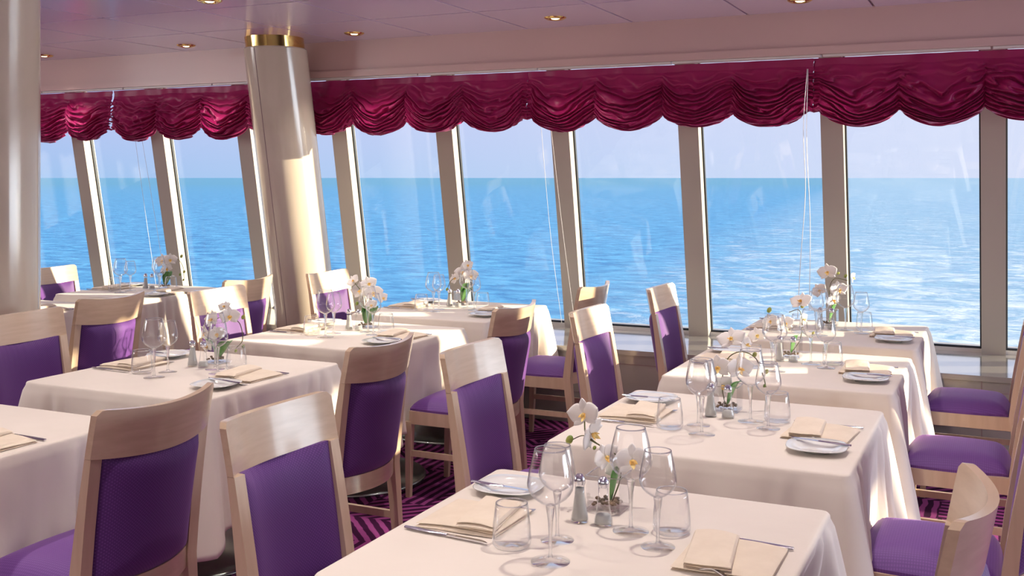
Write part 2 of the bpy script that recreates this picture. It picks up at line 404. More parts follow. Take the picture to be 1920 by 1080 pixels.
# window wall: low wall faced in marble panels, deep ledge
bm = bmesh.new(); box(bm, X0, X1, WALL_Y, WALL_Y + 0.05, 0, LEDGE - 0.03)
wl = struct(frommesh('wall_window_side', bm, 'ledge', smooth=False))
bm = bmesh.new()
for k in range(-14, 14):
    x = -0.13 + 0.8 * k
    if X0 < x < X1: box(bm, x - .0015, x + .0015, WALL_Y - .0015, WALL_Y + .01, 0.0, LEDGE - 0.032)
for z in (0.40, 0.20): box(bm, X0, X1, WALL_Y - .0015, WALL_Y + .01, z - .0012, z + .0012)
frommesh('panel_joint', bm, 'joint', wl, smooth=False)
bm = bmesh.new(); box(bm, X0, X1, WALL_Y - 0.012, 7.45, LEDGE - 0.03, LEDGE)
struct(frommesh('trim_ledge', bm, 'ledge', bevel=0.004))
bm = bmesh.new(); box(bm, X1, X1 + .1, -3.5, 7.4, 0, CEIL)
struct(frommesh('wall_right', bm, 'fascia', smooth=False))
bm = bmesh.new(); box(bm, X0 - .1, X1, -3.6, -3.5, 0, CEIL)
struct(frommesh('wall_back', bm, 'ivory', smooth=False))
bm = bmesh.new(); box(bm, X0 - .1, X0, -3.5, 7.4, 0, CEIL)
struct(frommesh('wall_left', bm, 'ivory', smooth=False))
# outer wall outside below the windows, and above the windows
bm = bmesh.new(); box(bm, X0, X1, 7.45, 7.5, -0.06, LEDGE)
struct(frommesh('wall_outer', bm, 'mullion', smooth=False))
# fascia with lower step
FB = 2.285
bm = bmesh.new(); box(bm, X0, X1, WALL_Y, WALL_Y + 0.04, FB + 0.045, CEIL + 0.008)
struct(frommesh('wall_fascia', bm, 'fascia', smooth=False))
bm = bmesh.new(); box(bm, X0, X1, WALL_Y - 0.018, WALL_Y + 0.04, FB, FB + 0.045)
struct(frommesh('trim_fascia', bm, 'fascia', bevel=0.003))
bm = bmesh.new()
for k in range(-12, 14):
    x = -0.98 + 0.9 * k
    box(bm, x + .006, x + .894, WALL_Y + 0.01, WALL_Y + 0.05, FB - 0.014, FB - 0.001)
struct(frommesh('trim_blind_rail', bm, 'white', smooth=False))
# raked mullions and panes
SP = 0.917; MW = 0.135; XM = -0.147
def raked(bm, x0, x1, d0, d1, z0, z1):
    v = []
    for z in (z0, z1):
        y = glass_y(z)
        v += [bm.verts.new(p) for p in ((x0, y+d0, z), (x1, y+d0, z), (x1, y+d1, z), (x0, y+d1, z))]
    for f in ((0,3,2,1),(4,5,6,7),(0,1,5,4),(1,2,6,5),(2,3,7,6),(3,0,4,7)): bm.faces.new([v[i] for i in f])
n = 0
for k in range(-11, 13):
    x = XM + SP * k
    n += 1
    bm = bmesh.new(); raked(bm, x, x + MW, -0.09, 0.03, LEDGE, CEIL)
    m = struct(frommesh('trim_mullion_%d' % n, bm, 'mullion', bevel=0.004))
    wn = bpy.data.objects.new('window_%d' % n, None); C.objects.link(wn); struct(wn); wn.location = (x + 0.5, glass_y(.49), .49)
    a, b = x + MW, x + SP
    bm = bmesh.new(); raked(bm, a, b, 0.0, 0.008, LEDGE + .03, CEIL)
    p = frommesh('pane', bm, 'pane', wn, smooth=False); p.matrix_parent_inverse = Matrix.Translation(-wn.location)
    bm = bmesh.new()
    raked(bm, a, a + .010, -0.012, 0.012, LEDGE + .035, CEIL); raked(bm, b - .010, b, -0.012, 0.012, LEDGE + .035, CEIL)
    raked(bm, a, b, -0.012, 0.012, LEDGE + .022, LEDGE + .035)
    p = frommesh('gasket', bm, 'gasket', wn, smooth=False); p.matrix_parent_inverse = Matrix.Translation(-wn.location)
    bm = bmesh.new(); raked(bm, a, b, -0.03, 0.02, LEDGE, LEDGE + .022)
    p = frommesh('window_frame', bm, 'white', wn, smooth=False); p.matrix_parent_inverse = Matrix.Translation(-wn.location)
# sea
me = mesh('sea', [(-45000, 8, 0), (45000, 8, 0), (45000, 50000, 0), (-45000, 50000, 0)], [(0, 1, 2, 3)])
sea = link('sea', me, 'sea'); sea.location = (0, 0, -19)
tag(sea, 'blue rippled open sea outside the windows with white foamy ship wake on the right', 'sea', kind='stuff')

# ------------------------------------------------------------------ columns
def column(x, y08, rake, label, r=0.205, seam=None):
    t = empty('column', label, 'column', (x, y08 + rake * 0.8, 0))
    def ring(z, rr, n=64): return [(rr*math.cos(2*PI*i/n), rr*math.sin(2*PI*i/n) - rake*z, z) for i in range(n)]
    def cyl(name, secs, mat):
        vs, fs = [], []; n = 64
        for z, rr in secs: vs += ring(z, rr)
        for j in range(len(secs)-1):
            for i in range(n): fs.append((j*n+i, j*n+(i+1)%n, (j+1)*n+(i+1)%n, (j+1)*n+i))
        fs.append(tuple(range(n))[::-1]); fs.append(tuple((len(secs)-1)*n+i for i in range(n)))
        o = link(name, mesh(name, vs, fs), mat, t); o.data.set_sharp_from_angle(angle=0.6); return o
    cyl('shaft', [(0, r), (2.458, r), (2.466, r - .006)], 'marble')
    cyl('brass_collar', [(2.46, r*.93), (CEIL, r*.93)], 'brass')
    if seam is not None:
        for a in seam:
            cx, cy = (r + .0003)*math.cos(a), (r + .0003)*math.sin(a)
            tube('joint_line', [(cx, cy, 0.01), (cx, cy - rake*2.455, 2.455)], 0.0022, 'joint', t, 6)
    return t
column(-4.63, 6.32, 0.187, 'leaning cream marble column with brass collar, between the window blinds', r=0.218, seam=(-1.63,))
column(-4.56, 3.68, 0.0, 'upright cream marble column cut by the left edge of the photo', r=0.215, seam=(-0.9, -1.6))

# ------------------------------------------------------------------ balloon blinds
def blind(x0, W, label, seed, sc=4):
    random.seed(seed)
    nu, nv = 210, 150
    end = 0.035
    vs, fs = [], []
    ztop = FB - 0.012
    amp = [random.uniform(.75, 1.25) for _ in range(sc)]; ph = [random.uniform(-.5, .5) for _ in range(sc)]
    low = [random.uniform(-.012, .012) for _ in range(sc)]
    for i in range(nu + 1):
        x = W * i / nu
        q = (x - end) / (W - 2*end) * sc
        k = min(sc - 1, max(0, int(math.floor(q)))); s = min(1, max(0, q - k))
        outside = max(0, -q, q - sc)
        sag = 4*s*(1-s)
        cusp = math.exp(-min(s, 1-s) / 0.075)
        for j in range(nv + 1):
            v = j / nv
            # vertical layout
            wv = max(0, (v - .15 - .05*noise.noise(Vector((x*4, 0, seed)))) / .85)
            z = ztop - v * 0.312 - (0.092 + low[k]) * sag ** .8 * wv - 0.085 * (1 - abs(2*s-1) ** 1.35) * math.sin(PI * wv ** .75) * (wv > 0)
            # swag folds
            nz = noise.noise(Vector((x * 2.3 + seed*7, v * 2.2, seed)))
            nz2 = noise.noise(Vector((x * 7 + seed*3, v * 7, seed + 5)))
            f = wv * 9.5 + ph[k] + 1.5 * nz + .8 * nz2 + 1.1 * (1 - sag) * math.sin(7*s + seed) + .35 * noise.noise(Vector((x * 16, v * 15, seed + 2)))
            g_ = f % 1.0                            # fold swells downwards, then tucks back under
            ridge = (g_ / .70) ** .8 if g_ < .70 else math.cos((g_ - .70) / .30 * PI / 2) ** 1.1
            a = amp[k] * (0.048 + .030 * noise.noise(Vector((x*4, v*5, seed + 9)))) * min(1, wv * 4) * (1 - .45 * cusp)
            y = -a * ridge
            y -= (.050 * sag ** .6) * math.sin(PI * min(1, wv * .95 + .02)) * (1 - .2 * v) * (wv > 0)
            # gathered vertical crumple near the cusps, pleats in the heading
            y -= cusp * wv * (.012 + .022 * noise.noise(Vector((x * 60, z * 50, seed))))
            y -= .006 * (1 - min(1, wv * 3)) * math.sin(s * 4 * PI + seed) + .010 * (wv <= .1) * noise.noise(Vector((x * 9, z * 9, seed)))
            x2 = x + .006 * cusp * noise.noise(Vector((x*30, z*60, seed))) + outside * .03 * math.sin(z * 130 + seed)
            z2 = z - outside * .10 * wv * (1 + noise.noise(Vector((x*40, v*9, seed))))
            if v > .985: y += .012
            vs.append((x0 + x2, WALL_Y + 0.10 + y, z2))
    for i in range(nu):
        for j in range(nv):
            a = i*(nv+1)+j; fs.append((a, a+nv+1, a+nv+2, a+1))
    me = mesh('balloon_blind', vs, fs)
    o = link('balloon_blind', me, 'satin')
    md = o.modifiers.new('thick', 'SOLIDIFY'); md.thickness = 0.003; md.offset = 1
    tag(o, label, 'window blind', 'gathered burgundy blinds along the windows')
    return o
BW = 1.85
names = {-4: 'far left burgundy balloon blind, behind the upright column', -3: 'burgundy balloon blind between the two marble columns, left of its gap',
 }
blind_labels = [
 (-8.44, 'leftmost burgundy balloon blind, running behind the upright column at the left edge'),
 (-6.57, 'burgundy balloon blind directly left of the leaning column and running behind it'),
 (-4.74, 'burgundy balloon blind whose left end is hidden by the leaning column'),
 (-2.89, 'wide burgundy balloon blind in the middle, ending at the white cord'),
 (-1.04, 'burgundy balloon blind reaching the right edge of the photo, right of the white cord')]
for i, (x, lb) in enumerate(blind_labels): blind(x, BW + 0.004, lb, 3 + i * 2)
tail = None
for i in range(5):   # the same blinds run on along the window wall outside the frame
    if tail is None: tail = blind(0.81, BW - .015, 'burgundy balloon blind of the window wall beyond the right edge of the photo', 21)
    else:
        c = tail.copy(); C.objects.link(c); c.location.x = BW * i; c['label'] = 'burgundy balloon blind of the window wall beyond the right edge of the photo'

# cords
def cord(pts, label, r=0.0022):
    t = empty('blind_cord', label, 'cord', pts[0][0])
    for q in pts:
        o = tube('string', spline(q, 6), r, 'cord', t, 6)
        o.matrix_parent_inverse = Matrix.Translation(-Vector(pts[0][0]))
    tag(t, label, 'cord', 'cords hanging from the blinds')
    return t
cord([[(-1.055, 6.30, 2.20), (-1.075, 6.29, 1.85), (-1.065, 6.30, 1.5), (-1.09, 6.29, 1.1), (-1.11, 6.30, .75)],
      [(-1.052, 6.31, 2.20), (-1.060, 6.31, 1.80), (-1.040, 6.31, 1.3), (-1.045, 6.31, .80)]],
     'white looped cord hanging in the gap between the two blinds on the right')
cord([[(-6.47, 6.55, 1.95), (-6.50, 6.72, 1.2), (-6.52, 6.86, .6)], [(-6.40, 6.55, 1.95), (-6.40, 6.72, 1.2), (-6.41, 6.86, .6)]],  # pale slanting lines along the panes, built as strings
     'thin white slanting lines before the left windows, behind the far left table', .0014)
cord([[(-2.87, 6.6, 1.95), (-2.86, 6.74, 1.2), (-2.84, 6.9, .55)], [(-2.80, 6.6, 1.95), (-2.77, 6.75, 1.2), (-2.74, 6.9, .55)]],  # two more slanting lines, built as strings along the glass
     "thin white slanting lines before the window right of the middle row's window table", .0014)

# ------------------------------------------------------------------ ceiling lights, sprinkler
def downlight(x, y, label, power=26):
    t = empty('downlight', label, 'ceiling light', (x, y, CEIL), 0, 'brass downlights in the ceiling')
    lathe('brass_ring', [(0.034, 0.0), (0.040, -.010), (0.052, -.012), (0.066, -.004), (0.068, 0.0)], 'brass', t, 28)
    vs = lathe('lamp', [(0.0, -.012), (0.018, -.010), (0.028, -.004), (0.033, 0.0)], LAMP, t, 20)
    l = bpy.data.lights.new('lamp_light', 'SPOT'); l.energy = power; l.color = (1, .90, .80); l.spot_size = 1.75; l.spot_blend = .9; l.shadow_soft_size = .03
    o = bpy.data.objects.new('lamp_light', l); C.objects.link(o); o.parent = t; o.location = (0, 0, -.03)
LAMP, lt, lb_ = newmat('lamp_glow'); lb_.inputs['Emission Color'].default_value = (1, .78, .5, 1); lb_.inputs['Emission Strength'].default_value = 6
def ceil_pos(px, py):
    u = (px-960)/1990; v = (333-py)/1990; t = (CEIL - EYE)/v
    c_, s_ = math.cos(YAW), math.sin(YAW)
    return ((c_*u - s_)*t, (s_*u + c_)*t)
DL = [(-7.76, 5.69, 'brass downlight at the far left, beside the upright column'), (-5.72, 5.78, 'brass downlight left of the leaning column'),
      (-3.76, 5.75, 'small brass downlight just right of the leaning column'), (-2.49, 5.93, 'x'), ]
for px, py, lb in [(83, 104, 'brass downlight at the far left, beside the upright column'),
                   (349, 85, 'brass downlight left of the leaning column, near the fascia'),
                   (393, 1, 'brass downlight cut by the top edge, left of the leaning column'),
                   (664, 62, 'brass downlight directly right of the leaning column'),
                   (1041, 33, 'brass downlight above the middle burgundy blind'),
                   (1500, 0, 'brass downlight cut by the top edge at the right')]:
    x, y = ceil_pos(px, py); downlight(x, y, lb)
for x, y in ((-0.6, 2.5), (-2.1, 2.5), (-3.6, 2.5), (-5.3, 2.9), (-0.6, 1.0), (-2.1, 1.0), (-3.6, 1.0), (-0.6, 4.1), (-2.0, 4.1), (-3.4, 4.3), (1.0, 3.0)):
    downlight(x, y, 'brass downlight in the ceiling over the tables, above the top of the photo', 54)
sx, sy = ceil_pos(70, 73)
t = empty('sprinkler', 'small metal ceiling sprinkler beside the top of the upright column', 'sprinkler', (sx, sy, CEIL))
lathe('rose', [(0, 0), (.022, 0), (.022, -.006), (.006, -.008), (.006, -.02), (0, -.02)], 'steel', t, 16)
lathe('deflector', [(0, -.032), (.018, -.032), (.018, -.029), (.004, -.028), (.004, -.018), (0, -.018)], 'steel', t, 16)

# ------------------------------------------------------------------ chair (sitter faces +X)
def stile_x(z):
    if z < .43: return -0.235 + (.43 - .43 * (z/.43)) * -.10     # leg splays back to the floor
    return -0.235 - .075 * ((z - .43) / .52) ** 1.2
BULGE = 0.062; HW = 0.228
def make_chair():
    t = empty('dining_chair', '', 'chair')
    for sy in (-1, 1):
        bm = bmesh.new(); zs = [0, .12, .25, .36, .43, .52, .62, .72, .821]
        sweep_rect(bm, [(stile_x(z), sy * (.207 - .012 * (z < .4) * (.43 - z) * 2), z) for z in zs],
                   [.030, .034, .038, .042, .044, .040, .034, .028, .023], [.026, .030, .034, .038, .040, .040, .040, .040, .040])
        frommesh('rear_leg', bm, 'wood', t, bevel=.005)
        bm = bmesh.new()
        sweep_rect(bm, [(.170, sy * .195, 0), (.165, sy * .200, .2), (.160, sy * .203, .375)], [.024, .030, .036], [.024, .030, .036])
        frommesh('front_leg', bm, 'wood', t, bevel=.004)
        bm = bmesh.new()
        shell(bm, 12, 1, lambda u, v: (-.25 + .405*u, sy * .200 - .009, .205 + .028*v), lambda u, v: (-.25 + .405*u, sy * .200 + .009, .205 + .028*v))
        frommesh('stretcher', bm, 'wood', t, bevel=.003)
    # seat frame
    bm = bmesh.new()
    for sy in (-1, 1): box(bm, -.225, .155, sy*.206 - .011, sy*.206 + .011, .365, .428)
    box(bm, .145, .168, -.19, .19, .365, .428)
    frommesh('seat_frame', bm, 'wood', t, bevel=.004)
    # cushion
    def cush(top):
        def f(u, v):
            a, b = 2*u - 1, 2*v - 1
            rr = lambda s: s * (1 - .10 * abs(s) ** 3)
            # squircle mapping, rounded corners
            x = -.025 + .198 * a * math.sqrt(1 - .13 * b*b); y = .222 * b * math.sqrt(1 - .13 * a*a)
            ed = max(abs(a), abs(b))
            z = .438 + (.048 * (1 - ed ** 6) + .012 * (1 - a*a) * (1 - b*b)) if top else .424
            return (x, y * (.97 - .05 * (a < 0) * abs(a)), z)
        return f
    bm = bmesh.new(); shell(bm, 24, 24, cush(True), cush(False))
    frommesh('seat', bm, 'purple_seat', t)
    # curved top rail
    Z0, Z1 = .822, .956
    def rail(off):
        def f(u, v):
            y = HW * (2*u - 1); e = abs(2*u - 1)
            top = Z1 - .014 * (1 - e*e) - .016 * max(0, (e - .90) / .10) ** 3; z0 = Z0 - .014 * (1 - e*e)
            z = z0 + (top - z0) * v
            x = -.235 - .075 * ((z - .43) / .52) ** 1.2 - BULGE * (1 - e*e) + off - .004 * v
            return (x, y, z)
        return f
    bm = bmesh.new(); shell(bm, 40, 6, rail(.0105), rail(-.0105))
    frommesh('top_rail', bm, 'railwood', t, bevel=.004)
    bm = bmesh.new()
    def low(off):
        def f(u, v):
            y = .19 * (2*u - 1); z = .395 + .065*v
            return (-.240 - .055 * (1 - (2*u-1)**2) + off, y, z)
        return f
    shell(bm, 20, 1, low(.010), low(-.010)); frommesh('lower_rail', bm, 'railwood', t, bevel=.003)
    # upholstered back
    def back(sgn):
        def f(u, v):
            e = 2*u - 1; y = .188 * e; z = .458 + (.821 - .014 * (1 - e*e) - .458) * v
            b = BULGE * (.85 + .15 * v)
            ed = max(abs(e), abs(2*v - 1) * .98)
            th = (.019 if sgn > 0 else .030) * (1 - ed ** 8) + .003
            wr = .0012 * math.sin(y * 190 + 3 * math.sin(z * 9)) * v ** 6
            x = stile_x(z) - b * (1 - e*e) + sgn * th + wr
            return (x, y, z)
        return f
    bm = bmesh.new(); shell(bm, 30, 24, back(1), back(-1)); frommesh('backrest', bm, 'purple', t)
    register(t)
    return t
chair0 = make_chair(); chair_used = [False]
def chair(x, y, face, label, group, rz=0.0, sc=(1, 1, 1)):
    c = chair0 if not chair_used[0] else copy_tree(chair0)
    chair_used[0] = True
    c.location = (x, y, 0); c.rotation_euler = (0, 0, (0 if face > 0 else PI) + rz); c.scale = sc
    c['label'] = label; c['category'] = 'chair'; c['group'] = group

# ------------------------------------------------------------------ tables
TT = 0.735
def make_table():
    t = empty('pedestal_table', '', 'table')
    bm = bmesh.new(); box(bm, -.435, .435, -.425, .425, TT - .03, TT); frommesh('tabletop', bm, 'wood', t, bevel=.006)
    lathe('pole', [(0, 0.02), (.045, .02), (.038, .05), (.038, TT - .05), (.12, TT - .03), (0, TT - .03)], 'black', t, 24)
    lathe('base', [(0, 0.001), (.40, .001), (.40, .012), (.39, .018), (.06, .030), (0, .032)], 'disc', t, 48)
    register(t); return t
table0 = make_table(); table_used = [False]
def cloth(x, y, label, seed, hx=.452, hy=.445, ztop=0.750, drop=.365, corner=.17, dent=(0, 0), wall=0, tag_mark=False):
    rnd = random.Random(seed)
    per = 360
    # rounded square perimeter
    r = .022; pts = []
    segs = []
    def add(p, nrm, c): pts.append((Vector(p), Vector(nrm).normalized(), c))
    ns = 96
    cor = [(hx, -hy), (hx, hy), (-hx, hy), (-hx, -hy)]; nrms = [(1, 0), (0, 1), (-1, 0), (0, -1)]
    for s in range(4):
        a = Vector(cor[s]); b = Vector(cor[(s+1) % 4]); d = (b-a).normalized(); L = (b-a).length
        nr = Vector(nrms[s])
        for i in range(ns + 1):
            q = i / ns
            # denser near corners
            q = .5 - .5 * math.cos(PI * q) if True else q
            p = a + d * (r + (L - 2*r) * q)
            add(p, nr, min(q, 1-q) * L)
        nb = Vector(nrms[(s+1) % 4]); cc = b - d*r - nr*r
        for i in range(1, 10):
            an = PI/2 * i/10; nn = nr*math.cos(an) + nb*math.sin(an); add(cc + nn*r, nn, 0.0)
    n = len(pts); arc = 0; A = [0]
    for i in range(1, n):
        arc += (pts[i][0]-pts[i-1][0]).length; A.append(arc)
    ph = [rnd.uniform(0, 6.28) for _ in range(8)]
    rows = [(0, 0), ] # outside only
    nd = 26
    vs, fs = [], []
    def fold(i, d):
        s = A[i] / arc * 2 * PI
        c = pts[i][2]
        edge = 1 - math.exp(-(c/.06)**2)
        q = s + .10*math.sin(s*5+ph[4]) + .02*d*math.sin(s*11+ph[5])
        rg = lambda x: 1 - 2*abs(math.sin(x)) ** .8
        w = .8*rg(q*7.5+ph[0]) + .45*math.sin(q*26+ph[1]) + .3*rg(q*19+ph[3])
        am = .55 + .6*math.sin(q*3+ph[6])**2
        w2 = noise.noise(Vector((s * 5, d * 2.0, seed)))
        side_x = abs(pts[i][1].x)
        rip = math.exp(-((c - .15)/.085)**2) * math.cos((c - .03*d) * 2*PI/.082 + .8*math.sin(ph[i*4//n])) * (.014 + .034*side_x)
        return (.022*w*am*edge*(.5 + .6*side_x) + .024*w2*edge) * d ** .8 + rip * d ** .7
    # top surface grid: concentric rings shrinking to centre
    rings = [0.0, .35, .6, .8, .92, .97, 1.0]
    for k, q in enumerate(rings[1:]):
        for p, nr, c in pts:
            pp = Vector((p.x*q - nr.x*0, p.y*q)) if q < 1 else p - nr*.006
            zz = ztop + (.0012 * noise.noise(Vector((pp.x*7, pp.y*7, seed))))
            vs.append((pp.x, pp.y, zz))
    base = len(rings) - 1
    # rounded lip + skirt
    lip = [(0.000, -.0015), (.004, -.006), (.005, -.014)]
    for o_, z_ in lip:
        for p, nr, c in pts: q = p + nr*o_; vs.append((q.x, q.y, ztop + z_))
    for j in range(1, nd + 1):
        d = j / nd
        for i, (p, nr, c) in enumerate(pts):
            cn = math.exp(-(c/.085)**2)
            cw = math.exp(-(c/.16)**1.3)
            dr = .014 + (drop + corner * cw) * d
            out = .010 + .030 * d + cn * .085 * d ** .85 + fold(i, d)
            diag = Vector((math.copysign(1, p.x), math.copysign(1, p.y))).normalized()
            dirn = (nr * (1 - .6*cn) + diag * .6*cn).normalized()
            q = p + dirn * out
            # valley beside each corner cone
            vl = math.exp(-((c - .17)/.055)**2) * .022 * d
            q = q - nr * vl
            for sg, dp in ((1, dent[0]), (-1, dent[1])):
                if dp and nr.x * sg > .7: q.x -= sg * dp * min(1, d*1.25) * (1 / (1 + math.exp((abs(p.y) - .27) / .03)))
            if wall and nr.y > .3: q.y = min(q.y, hy + wall)
            vs.append((q.x, q.y, ztop - dr))
    vs.append((0, 0, ztop)); ctr = len(vs) - 1
    R = base + len(lip) + nd
    for i in range(n): fs.append((ctr, i, (i+1) % n))
    for k in range(R - 1):
        for i in range(n):
            fs.append((k*n+i, (k+1)*n+i, (k+1)*n+(i+1) % n, k*n+(i+1) % n))
    o = link('tablecloth', mesh('tablecloth', vs, fs), 'linen'); o.location = (x, y, 0)
    md = o.modifiers.new('thick', 'SOLIDIFY'); md.thickness = .0015; md.offset = -1
    if tag_mark:
        ci = min(range(n), key=lambda i: (pts[i][0] - Vector((hx, -hy))).length)
        gi = [ci - 16, ci - 13, ci - 10, ci - 7]
        tv = []
        for k in (R - 4, R - 3):
            for i in gi: a_ = Vector(vs[k*n + i % n]); tv.append(a_ + Vector((.4, -1, 0)).normalized() * .002)
        tg = link('laundry_tag', mesh('laundry_tag', tv, [(0, 1, 5, 4), (1, 2, 6, 5), (2, 3, 7, 6)]), 'tagmark', o)
        tg['label'] = 'small grey printed tag'
    tag(o, label, 'tablecloth', 'cream tablecloths draped to below the seats')
    return o
def table(x, y, label, cl_label, seed, ts=1, **kw):
    t = table0 if not table_used[0] else copy_tree(table0)
    table_used[0] = True
    t.location = (x, y, 0); t.scale = (ts, ts, 1); t['label'] = label; t['category'] = 'table'; t['group'] = 'pedestal tables under the tablecloths'
    return cloth(x, y, cl_label, seed, **kw)
ZT = 0.7515

# ------------------------------------------------------------------ tableware
def wine(h, rb, rr, zb, rf, nm):
    t = empty('wine_glass', '', 'glass')
    # bowl, single wall with thickness
    out = []
    for i in range(15):
        q = i / 14; z = zb + (h - zb) * q
        if q < .38: rad = rb * math.sin(PI/2 * (q/.38)) ** .62
        else: rad = rb + (rr - rb) * ((q - .38)/.62) ** 1.35
        out.append((max(rad, .004), z))
    th = .0011
    prof = out + [(r_ - th, z_ + (.0015 if i > 0 else 0)) for i, (r_, z_) in reversed(list(enumerate(out))) if r_ - th > .002]
    lathe('bowl', prof, 'glass', t, 40)
    lathe('rim', [(rr + .0011*math.cos(a) - .0006, h + .0011*math.sin(a)) for a in [k*PI/3 for k in range(7)]], 'stemglass', t, 40)
    lathe('stem', [(.0055, .006), (.0040, .02), (.0038, zb*.45), (.0058, zb*.75), (.0095, zb*.97), (.010, zb + .003), (.0005, zb + .004)], 'stemglass', t, 16)
    lathe('foot', [(0, 0), (rf, 0), (rf, .0012), (rf*.6, .003), (.010, .006), (.0045, .010), (0, .010)], 'glass', t, 36)
    register(t); return t
wineL = wine(.240, .050, .034, .118, .042, 'large'); wineS = wine(.214, .042, .030, .108, .038, 'small')
def make_tumbler():
    t = empty('tumbler', '', 'glass')
    out = [(.030, 0), (.038, .001), (.043, .008), (.0435, .02), (.042, .05), (.038, .085), (.0355, .097)]
    prof = [(0, 0)] + out + [(r_ - .0014, z_) for r_, z_ in out[:2:-1]] + [(.037, .010), (0, .009)]
    lathe('cup', prof, 'glass', t, 40)
    lathe('rim', [(.0348 + .0012*math.cos(a), .097 + .0012*math.sin(a)) for a in [k*PI/3 for k in range(7)]], 'stemglass', t, 40)
    register(t); return t
tumbler0 = make_tumbler()
def make_shaker(fill):
    t = empty('shaker', '', 'shaker')
    lathe('bottle', [(0, .0), (.0215, 0), (.0225, .004), (.0215, .012), (.0165, .035), (.0125, .065), (.0115, .088), (0, .088)], 'glass', t, 10)
    if fill:
        lathe('salt_fill', [(0, .004), (.0195, .004), (.0195, .011), (.015, .035), (.0115, .062), (.0105, .080), (0, .080)], 'salt', t, 12)
    else:
        lathe('pepper_fill', [(0, .004), (.0195, .004), (.0195, .011), (.0165, .024), (0, .024)], 'salt', t, 12)
    lathe('cap', [(.0125, .088), (.0135, .090), (.0135, .098), (.012, .106), (.007, .112), (0, .114)], 'steel', t, 20)
    register(t); return t
salt0, pepper0 = make_shaker(True), make_shaker(False)
def superell(a, n_): 
    c, s = math.cos(a), math.sin(a); return (abs(c)**(2/n_) * math.copysign(1, c), abs(s)**(2/n_) * math.copysign(1, s))
def make_plate():
    prof = [(0, .002), (.040, .002), (.044, .000), (.048, .000), (.052, .003), (.070, .010), (.094, .0155), (.096, .0165), (.094, .018), (.070, .0135), (.055, .0075), (.050, .0055), (0, .005)]
    n_ = 56; vs, fs = [], []; m = len(prof)
    for i in range(n_):
        a = 2*PI*i/n_; ex = superell(a, 2.9)
        for r_, z_ in prof:
            q = min(1, r_/.096); cx = math.cos(a)*(1-q*q) + ex[0]*q*q; cy = math.sin(a)*(1-q*q) + ex[1]*q*q
            vs.append((r_*cx*.93, r_*cy*.93, z_))
    for i in range(n_):
        k = (i+1) % n_
        for j in range(m-1): fs.append((i*m+j, k*m+j, k*m+j+1, i*m+j+1))
    o = link('side_plate', mesh('side_plate', vs, fs), 'china'); o['category'] = 'plate'; register(o); return o
plate0 = make_plate()
def make_knife(L, nm):
    t = empty(nm, '', 'knife')
    bm = bmesh.new()
    def h(s):
        def f(u, v):
            x = -L/2 + L*.52*u; w_ = .0055 + .0028*math.sin(PI*(1-u)*.9)**2; y = w_*(2*v-1)
            return (x, y, .0045 + s*.0028*math.sqrt(max(0, 1-(2*v-1)**2)))
        return f
    shell(bm, 14, 6, h(1), h(-1)); frommesh('handle', bm, 'steel', t)
    bm = bmesh.new()
    def b(s):
        def f(u, v):
            x = -L/2 + L*(.52 + .48*u); w0 = .007*(1 - .0*u); tip = max(0, (u-.75)/.25)
            y = -.006 + (.013 - .011*tip*tip)*v + .001
            return (x, y, .0045 + s*(.0011*(1-.6*v)))
        return f
    shell(bm, 14, 3, b(1), b(-1)); frommesh('blade', bm, 'steel', t)
    register(t); return t
knife0 = make_knife(.225, 'dinner_knife'); bknife0 = make_knife(.185, 'butter_knife')
def make_fork():
    t = empty('dinner_fork', '', 'fork'); L = .195
    bm = bmesh.new()
    def zc(u): return .003 + .010*math.exp(-((u-.62)/.16)**2) + .004*(u > .9)*(u-.9)*6
    def h(s):
        def f(u, v):
            x = -L/2 + L*.62*u; w_ = .0085*(1-u)**1.3 + .0030; y = w_*(2*v-1)
            return (x, y, zc(.62*u) + s*.0012)
        return f
    shell(bm, 16, 3, h(1), h(-1)); frommesh('handle', bm, 'steel', t)
    bm = bmesh.new()
    def root(s):
        def f(u, v):
            uu = .62 + .14*u; w_ = .003 + .009*min(1, u*1.6); return (-L/2 + L*uu, w_*(2*v-1), zc(uu) + s*.0011)
        return f
    shell(bm, 8, 3, root(1), root(-1))
    for k in range(4):
        yk = (-1.5 + k) * .0058
        def tine(s):
            def f(u, v): uu = .76 + .24*u; return (-L/2 + L*uu, yk + (.0021*(1-.5*u))*(2*v-1), zc(uu) + s*.0010)
            return f
        shell(bm, 8, 1, tine(1), tine(-1))
    frommesh('tines', bm, 'steel', t)
    register(t); return t
fork0 = make_fork()
